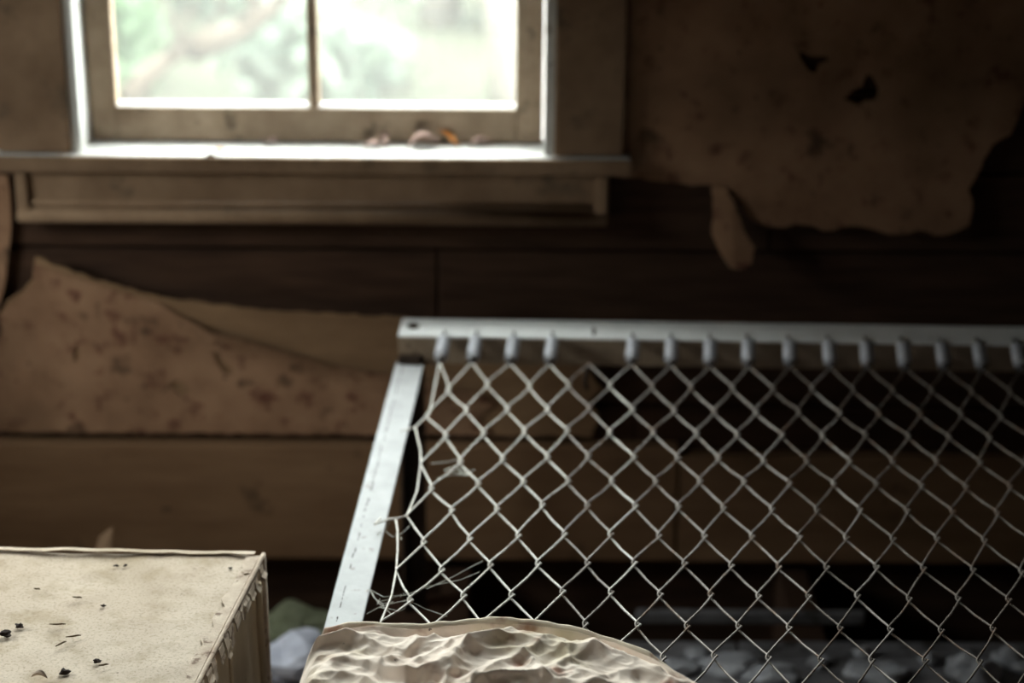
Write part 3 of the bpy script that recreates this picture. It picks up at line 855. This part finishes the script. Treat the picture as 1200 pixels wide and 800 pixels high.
def top_z(x, y, t, s):
    """t: 0 at the rear rim .. 1 at the front; s: 0..1 left to right"""
    wx = x + 0.025 * fbm(x, y, 9, 2, 3); wy = y + 0.02 * fbm(x, y, 9, 2, 5)
    d = (rim_y(x) - y)                       # metres in front of the rear rim
    z = 0.0
    # overlapping folds of thrown-down canvas: long gentle backs, short steep fronts
    for lam, ax_, hh, sd, wob in ((0.088, 0.22, 0.022, 21, 0.8), (0.052, -0.30, 0.009, 22, 1.0), (0.060, 1.2, 0.008, 23, 0.8)):
        ph = (d + ax_ * wx) / lam + wob * fbm(wx, wy, 6.5, 2, sd)
        cell = math.floor(ph); fr = ph - cell
        saw = fr / 0.72 if fr < 0.72 else (1 - fr) / 0.28
        saw = 0.35 * saw + 0.65 * saw * saw
        k = 0.5 + 0.9 * mnoise.noise(Vector((wx * 9 + cell * 3.7, cell * 1.9, sd)))
        z += hh * saw * max(0.0, min(1.1, k))
    n2 = 1 - abs(fbm(wx * 1.1 + wy * 0.5, wy, 17, 2, 2)) * 2.2
    n3 = 1 - abs(fbm(wx - wy * 0.4, wy, 46, 1, 14)) * 2.0
    z += 0.0060 * (n2 - 0.45) * max(0.0, 0.5 + 1.2 * mnoise.noise(Vector((x * 7, y * 7, 31)))) + 0.0042 * (n3 - 0.5) * max(0.15, 0.5 + 1.3 * mnoise.noise(Vector((x * 11, y * 11, 33)))) + 0.0016 * (0.5 - abs(fbm(wx + wy * 0.6, wy, 95, 1, 8)))  - 0.010
    return z
bm = bmesh.new(); grid = []
for i in range(NU + 1):
    s = i / NU; x = X0 + (X1 - X0) * s
    yb = rim_y(x)
    colv = []
    for j in range(NV + 1):
        t = j / NV; tt = t ** 1.35
        y = yb - 0.004 + (Y_front - yb) * tt
        d = yb - y
        ex = min(1, (x - X0) / 0.035, (X1 - x) / 0.20); ex = max(0, ex); ex = math.sin(ex * math.pi / 2)
        ef = min(1, (y - Y_front) / 0.14); ef = math.sin(max(0, ef) * math.pi / 2)
        valley = -0.012 * math.exp(-((d - 0.013) / 0.007) ** 2) * (0.4 + 0.6 * max(0, 1 + 2 * mnoise.noise(Vector((x * 8, 2, 5)))))
        body = 0.066 + 0.004 * min(1, d / 0.12)
        amp = min(1, d / 0.022)
        z = SBZ + (body + valley + amp * top_z(x, y, t, s)) * ex * ef
        colv.append(bm.verts.new((x + 0.006 * fbm(x, y, 18, 2, 6) * amp, y, max(SBZ + 0.002, z))))
    grid.append(colv)
for i in range(NU):
    for j in range(NV): bm.faces.new((grid[i][j], grid[i + 1][j], grid[i + 1][j + 1], grid[i][j + 1]))
bound = [grid[i][0] for i in range(NU)] + [grid[NU][j] for j in range(NV)] + [grid[i][NV] for i in range(NU, 0, -1)] + [grid[0][j] for j in range(NV, 0, -1)]
lowv = [bm.verts.new((v.co.x, v.co.y, SBZ - 0.07 * max(0.0, min(1.0, (X0 + 0.012 - v.co.x) / 0.008)))) for v in bound]
for k in range(len(bound)): bm.faces.new((bound[k], bound[(k + 1) % len(bound)], lowv[(k + 1) % len(bound)], lowv[k]))
bm.faces.new(lowv)
bmesh.ops.recalc_face_normals(bm, faces=bm.faces)
obj('canvas', bm, 'cloth', sack, smooth=True)
# standing hem along the rear rim: a band of cloth with a rolled lip
bm = bmesh.new(); R = []
xs_h = np.linspace(rx[0] + 0.004, rx[-1] + 0.06, 130)
for i, x in enumerate(xs_h):
    y = rim_y(x) + 0.002 + 0.003 * fbm(x, 0, 30, 2, 4)
    f = max(0.0, min(1, (xs_h[-1] - x) / 0.12, (x - xs_h[0]) / 0.02))
    h = (0.050 + 0.014 * f + 0.0035 * fbm(x, 1, 26, 2, 9)) * (0.55 + 0.45 * f)
    prof = [(-0.013, h - 0.018), (-0.006, h - 0.009), (-0.002, h - 0.001), (0.001, h + 0.002), (0.005, h + 0.001), (0.007, h - 0.006), (0.006, 0.0), (-0.016, 0.0)]
    R.append([bm.verts.new((x, y + dy, SBZ + max(0, dz))) for dy, dz in prof])
for i in range(len(R) - 1):
    for k in range(8): bm.faces.new((R[i][k], R[i][(k + 1) % 8], R[i + 1][(k + 1) % 8], R[i + 1][k]))
bm.faces.new(R[0][::-1]); bm.faces.new(R[-1])
bmesh.ops.recalc_face_normals(bm, faces=bm.faces)
obj('hem', bm, 'hem', sack, smooth=True)

# ================================================================== SMALL THINGS
# dry leaves on the window stool
for (x, y), ln, wd, ang, m, lab, lift, tilt in (
    ((536, 166), 0.040, 0.006, 2.5, 'leaforange', 'orange curled leaf standing up on the window stool', 0.004, 0.45),
    ((478, 167), 0.050, 0.009, 0.25, 'leafbrown', 'arched pinkish leaf left of the orange one on the window stool', 0.014, 0.0),
    ((550, 166), 0.034, 0.006, 0.3, 'leafbrown', 'small crumpled pink leaf right of the orange one on the stool', 0.006, 0.1),
    ((452, 166), 0.026, 0.008, 2.0, 'leafbrown', 'short upright dry leaf left of the arched one on the stool', 0.006, 0.3),
    ((425, 167), 0.030, 0.006, -0.1, 'leafbrown', 'flat pale leaf at the left end of the row on the stool', 0.004, 0.0),
    ((240, 181), 0.018, 0.004, 0.2, 'crumb', 'dark leaf scrap on the front edge of the stool, left half', 0.003, 0.0),
    ((252, 174), 0.016, 0.004, 0.5, 'leaforange', 'tiny orange scrap behind the dark one on the stool', 0.003, 0.0),
    ((310, 163), 0.022, 0.005, -0.3, 'leafbrown', 'thin dry leaf at the foot of the sash near the muntin', 0.004, 0.1)):
    curled_leaf('dry_leaf', at_z(x, y + 5, ZS + 0.0015), ln * 1.1, wd * 1.3, ang, 0.8, m, lab, 'leaf', 'dry leaves on the window stool', lift, tilt)

# cobweb between side rail and mesh
bm = bmesh.new()
strands = [[(434, 691, -.03), (449, 699, -.01), (475, 697, 0), (502, 687, 0), (540, 679, 0), (562, 670, 0)], [(436, 694, -.03), (442, 705, -.02), (451, 712, -.01), (458, 719, -.01)],
           [(430, 719, -.03), (445, 711, -.02), (463, 706, -.01), (478, 703, 0)], [(500, 690, 0), (530, 676, 0), (552, 664, 0), (566, 657, 0)], [(442, 705, -.02), (452, 703, -.01), (470, 697, 0)],
           [(478, 703, 0), (498, 713, -.01), (524, 722, -.01)], [(451, 712, -.01), (468, 716, -.01), (476, 712, 0)], [(434, 691, -.03), (438, 700, -.02), (448, 707, -.02), (462, 706, -.01)], [(456, 612, 0), (452, 622, -.01), (460, 629, -.01), (468, 628, 0)], [(466, 628, 0), (474, 622, -.005), (480, 616, -.005)]]
for s in strands:
    add_tube(bm, [at_z(x, y, MZ + dz) for x, y, dz in s], 0.00045, 4)
for i in range(14):
    s = random.choice(strands); x, y, dz = random.choice(s)
    p = at_z(x + random.uniform(-4, 4), y + random.uniform(-3, 3), MZ + dz)
    add_tube(bm, [p, p + Vector((random.uniform(-.008, .008), random.uniform(-.01, .01), random.uniform(-.006, .004)))], 0.0006, 4)
tag(obj('cobweb', bm, 'web'), 'torn dusty cobweb strung between the side rail and the wire mesh', 'cobweb')
bm = bmesh.new()
for s in ([(505, 543, 0), (525, 541, 0), (543, 537, 0)], [(512, 561, 0), (530, 556, 0), (548, 557, 0)], [(528, 552, 0), (546, 556, 0), (556, 550, 0)]):
    add_tube(bm, [at_z(x, y, MZ - 0.004) for x, y, dz in s], 0.0008, 4)
for i in range(10):
    p = at_z(536 + random.uniform(-14, 14), 553 + random.uniform(-6, 5), MZ - 0.003)
    add_tube(bm, [p, p + Vector((random.uniform(-.014, .014), random.uniform(-.008, .008), random.uniform(-.006, .004)))], 0.0012, 4)
tag(obj('cobweb', bm, 'web'), 'small fluffy tuft of cobweb caught in the left of the wire mesh', 'cobweb')

# rubble on the floor beyond the bed
def lump(name, p, sx, sy, sz, seed, m, label, cat, group=None, rough=0.6):
    bm = bmesh.new(); bmesh.ops.create_icosphere(bm, subdivisions=3, radius=1.0)
    for v in bm.verts:
        k = 1 + rough * mnoise.noise(v.co * 1.2 + Vector((seed * 5.1, seed, 0))) + 0.25 * rough * mnoise.noise(v.co * 4 + Vector((seed, 0, 0)))
        v.co = Vector((v.co.x * k * sx, v.co.y * k * sy, max(v.co.z * k * sz, -sz * 0.35))) + p + Vector((0, 0, sz * 0.35))
    return tag(obj(name, bm, m, smooth=False), label, cat, group)
rub = [((1138, 792), .040, .026, .030, 'palest rounded plaster lump at the right of the floor rubble'), ((958, 778), .018, .014, .010, 'small pale plaster lump in the middle of the floor rubble'),
       ((860, 782), .050, .03, .012, 'flat plaster slab left of the middle of the floor rubble'), ((1088, 776), .018, .014, .014, 'little plaster lump just left of the palest one'),
       ((1030, 792), .055, .03, .014, 'broad flat plaster slab between the pale lumps'), ((905, 796), .045, .026, .016, 'low plaster lump at the bottom edge of the rubble'),
       ((790, 786), .040, .028, .012, 'dusty plaster lump nearest the sack in the rubble'), ((1186, 776), .03, .03, .016, 'plaster lump at the right picture edge'),
       ((815, 768), .018, .012, .010, 'tiny plaster lump at the far left of the rubble'), ((1010, 768), .014, .012, .01, 'tiny plaster lump at the far edge of the rubble')]
for i, ((x, y), sx, sy, sz, lab) in enumerate(rub):
    lump('plaster_lump', at_z(x, y, 0.001), sx, sy, sz, i + 1, 'plaster', lab, 'rubble', 'plaster rubble on the floor')
lump('crumpled_rag', at_z(338, 782, 0.002), .055, .05, .035, 31, 'rag', 'bluish grey crumpled rag on the floor between box and bed', 'rag', None, 0.9)
lump('mossy_sacking', at_z(345, 738, 0.002), .075, .06, .022, 37, 'moss', 'greenish mossy heap of sacking on the floor behind the rag', 'sacking', None, 0.7)
# wood sliver leaning behind the box
p = at_y(112, 648, 3.02); p.z = 0.0
bm = add_hull_prism(bmesh.new(), [Vector((p.x - .060, 2.98, 0.0)), Vector((p.x + .005, 2.98, 0.0)), Vector((p.x + .005, 2.99, 0.0)), Vector((p.x - .060, 2.99, 0.0))],
                    [Vector((p.x - .004, 3.07, 0.172)), Vector((p.x + .020, 3.07, 0.190)), Vector((p.x + .020, 3.076, 0.190)), Vector((p.x - .004, 3.076, 0.172))])
bmesh.ops.recalc_face_normals(bm, faces=bm.faces)
tag(obj('wood_sliver', bm, 'paint'), 'slanting wood sliver sticking up behind the box', 'wood')

# ================================================================== OUTSIDE
bm = bmesh.new()
ng = 40; gg = []
def ground_z(x, y):
    t = max(0, y - 3.6)
    return -0.55 + 0.045 * t + 0.004 * t * t + 0.10 * fbm(x, y, 0.5, 2, 12)
for i in range(ng + 1):
    gg.append([bm.verts.new((-22 + 44 * i / ng, 3.52 + 26 * j / ng, ground_z(-22 + 44 * i / ng, 3.52 + 26 * j / ng))) for j in range(ng + 1)])
for i in range(ng):
    for j in range(ng): bm.faces.new((gg[i][j], gg[i + 1][j], gg[i + 1][j + 1], gg[i][j + 1]))
tag(obj('forest_ground', bm, 'litter', smooth=True), kind='structure')
bm = bmesh.new()          # unseen bank, added to block low sky light at the left window
prof = [(XL - 0.14, -0.55), (XL - 0.7, -0.42), (XL - 1.4, 0.4), (XL - 2.5, 1.72), (XL - 6, 2.6), (XL - 18, 5.2)]
cols = [[bm.verts.new((x, y, z + 0.12 * fbm(x, y, 0.7, 2, 17))) for (x, z) in prof] for y in np.linspace(-9, 12, 22)]
for i in range(21):
    for k in range(5): bm.faces.new((cols[i][k], cols[i][k + 1], cols[i + 1][k + 1], cols[i + 1][k]))
bmesh.ops.recalc_face_normals(bm, faces=bm.faces)
tag(obj('light_blocking_bank', bm, 'litter', smooth=True), kind='structure')

def leaves_mesh(center, rx_, ry_, rz_, n, size, seed):
    rnd = np.random.RandomState(seed)
    d = rnd.normal(size=(n, 3)); d /= np.linalg.norm(d, axis=1)[:, None]
    r = rnd.uniform(0.25, 1.0, n) ** 0.6
    # clumpy
    pts = d * r[:, None] * np.array([rx_, ry_, rz_])
    cl = rnd.normal(size=(max(3, n // 40), 3)) * np.array([rx_, ry_, rz_]) * 0.45
    pick = rnd.randint(0, len(cl), n)
    pts = np.where(rnd.random((n, 1)) < 0.7, cl[pick] + rnd.normal(size=(n, 3)) * 0.16 * np.array([rx_, ry_, rz_]), pts)
    bm = bmesh.new()
    for p in pts:
        u = Vector(rnd.normal(size=3)).normalized(); v = u.orthogonal().normalized()
        s = size * rnd.uniform(0.6, 1.3); c = Vector(p) + Vector(center)
        if c.z < ground_z(c.x, c.y): c.z = ground_z(c.x, c.y) + 0.02
        a = bm.verts.new(c - u * s); b = bm.verts.new(c + v * s * 0.45); e = bm.verts.new(c + u * s); f = bm.verts.new(c - v * s * 0.45)
        bm.faces.new((a, b, e, f))
    return bm
def shrub(x, y, rx_, ry_, rz_, n, size, m, label, seed, z=None):
    gz = ground_z(x, y)
    root = empty('shrub', (x, y, gz), label, 'shrub', 'undergrowth outside the window')
    tag(obj('foliage', leaves_mesh((x, y, gz + rz_ * 0.8), rx_, ry_, rz_, n, size, seed), m, root), kind='stuff')
    bm = bmesh.new(); r = random.Random(seed)
    for k in range(5):
        tip = Vector((x + r.uniform(-.6, .6) * rx_, y + r.uniform(-.6, .6) * ry_, gz + rz_ * r.uniform(0.9, 1.5)))
        b0 = Vector((x + r.uniform(-.05, .05), y + r.uniform(-.05, .05), gz - 0.05))
        add_tube(bm, [b0, b0.lerp(tip, 0.5) + Vector((r.uniform(-.05, .05), 0, 0.05)), tip], 0.012, 5, True, [0.016, 0.011, 0.004])
    obj('stems', bm, 'bark', root, smooth=True)
    return root
sh = [(-1.75, 7.8, .42, .40, .34, 'leaf_a', 'fresh green shrub at the left of the window view'), (-0.78, 7.6, .36, .40, .30, 'leaf_b', 'pale mint shrub left of the muntin outside'),
      (0.62, 7.8, .42, .40, .34, 'leaf_c', 'straw coloured shrub at the right of the window view'), (-2.55, 8.4, .55, .5, .42, 'leaf_b', 'pale mint shrub far left beyond the green one'),
      (-1.30, 9.1, .42, .45, .40, 'leaf_b', 'pale mint shrub behind the green one in the left pane'), (1.3, 9.6, .6, .5, .45, 'leaf_b', 'pale mint shrub right of the straw coloured one'),
      (-0.95, 11.0, .62, .5, .45, 'leaf_a', 'fresh green thicket behind the middle shrubs'), (-3.7, 7.4, .6, .5, .5, 'leaf_a', 'fresh green shrub outside beyond the left jamb'),
      (0.35, 12.4, .7, .5, .5, 'leaf_c', 'straw coloured thicket far behind the pale trees'), (-3.0, 11.6, .75, .6, .55, 'leaf_a', 'fresh green thicket furthest left in the distance'),
      (-0.80, 6.3, .20, .22, .13, 'leaf_a', 'low green tuft nearest the window outside'), (-0.30, 6.6, .22, .22, .14, 'leaf_b', 'low pale tuft outside right of the muntin'),
      (-0.30, 9.9, .24, .30, .34, 'leaf_c', 'narrow straw coloured shrub between the pale trees'), (0.02, 8.6, .20, .28, .28, 'leaf_c', 'small straw coloured shrub before the furthest right pale tree'),
      (-2.2, 14.2, .9, .6, .6, 'leaf_b', 'pale mint thicket on the slope behind everything at left'), (0.1, 14.8, .9, .6, .6, 'leaf_a', 'fresh green thicket on the slope behind everything at right')]
for i, (x, y, a, b, c, m, lab) in enumerate(sh):
    shrub(x, y, a, b, c, int(max(500, 1100 * a * (1 + c))), 0.075, m, lab, 100 + i)
def trunk(x, y, h, r, m, label, lean=(0, 0), seed=0, branches=()):
    gz = ground_z(x, y)
    root = empty('tree', (x, y, gz), label, 'tree')
    pts = [Vector((x + lean[0] * t * h + 0.05 * math.sin(t * 5 + seed), y + lean[1] * t * h, gz - 0.1 + h * t)) for t in np.linspace(0, 1, 9)]
    bm = bmesh.new(); add_tube(bm, pts, r, 10, True, [r * (1.25 - 0.75 * t) for t in np.linspace(0, 1, 9)])
    obj('trunk', bm, m, root, smooth=True)
    rd = random.Random(seed)
    for k in range(6):
        b0 = pts[4 + k % 5]
        tip = b0 + Vector((rd.uniform(-1, 1), rd.uniform(-1, 1), rd.uniform(0.5, 1.2))) * 0.32
        bm = bmesh.new(); add_tube(bm, [b0, b0.lerp(tip, 0.5) + Vector((0, 0, -0.08)), tip], r * 0.3, 6, True, [r * 0.35, r * 0.25, r * 0.06])
        obj('branch', bm, m, root, smooth=True)
    tag(obj('crown', leaves_mesh((x + lean[0] * h, y + lean[1] * h, gz + h), 0.38, 0.38, 0.7, 420, 0.07, 300 + seed), 'leaf_a', root), kind='stuff')
    return root
trunk(-0.36, 8.6, 4.6, 0.075, 'palebark', 'pale slender tree just right of the muntin outside', (0.01, 0.02), 1)
trunk(-0.06, 7.4, 4.8, 0.06, 'palebark', 'pale thicker tree near the right stile outside', (-0.01, 0.03), 2)
trunk(0.12, 10.3, 5.0, 0.06, 'palebark', 'pale tree furthest right outside', (0.02, 0.02), 3)
trunk(-1.75, 10.1, 5.2, 0.07, 'bark', 'brown tree in the left half of the view outside', (0.03, 0.02), 4)
# fallen branches leaning across the left pane
def limb(a, b, bend, r, label, ya, yb):
    p = at_y(a[0], a[1], ya); q = at_y(b[0], b[1], yb)
    pts = [p.lerp(q, t) + Vector((0, 0, bend * math.sin(math.pi * t))) for t in np.linspace(-0.15, 1.25, 9)]
    bm = bmesh.new(); add_tube(bm, pts, r, 8, True, [r * (1.3 - 0.8 * t) for t in np.linspace(0, 1, 9)])
    t_ = empty('fallen_branch', pts[0], label, 'branch', 'fallen branches outside')
    obj('limb', bm, 'bark', t_, smooth=True)
    for k, t in ((3, 1), (5, -1), (6, 1)):
        m0 = pts[k]; tip = m0 + Vector((0.12 * t, 0.05, 0.22))
        bm = bmesh.new(); add_tube(bm, [m0, m0.lerp(tip, .5) + Vector((0.02, 0, 0)), tip], r * 0.3, 6, True, [r * .4, r * .3, r * .1]); obj('offshoot', bm, 'bark', t_, smooth=True)
limb((160, 104), (236, 52), 0.03, 0.034, 'brown branch low at the left in the window view', 7.0, 7.3)
limb((240, 52), (325, 4), -0.02, 0.042, 'thick brown branch slanting up to the muntin outside', 6.9, 7.2)
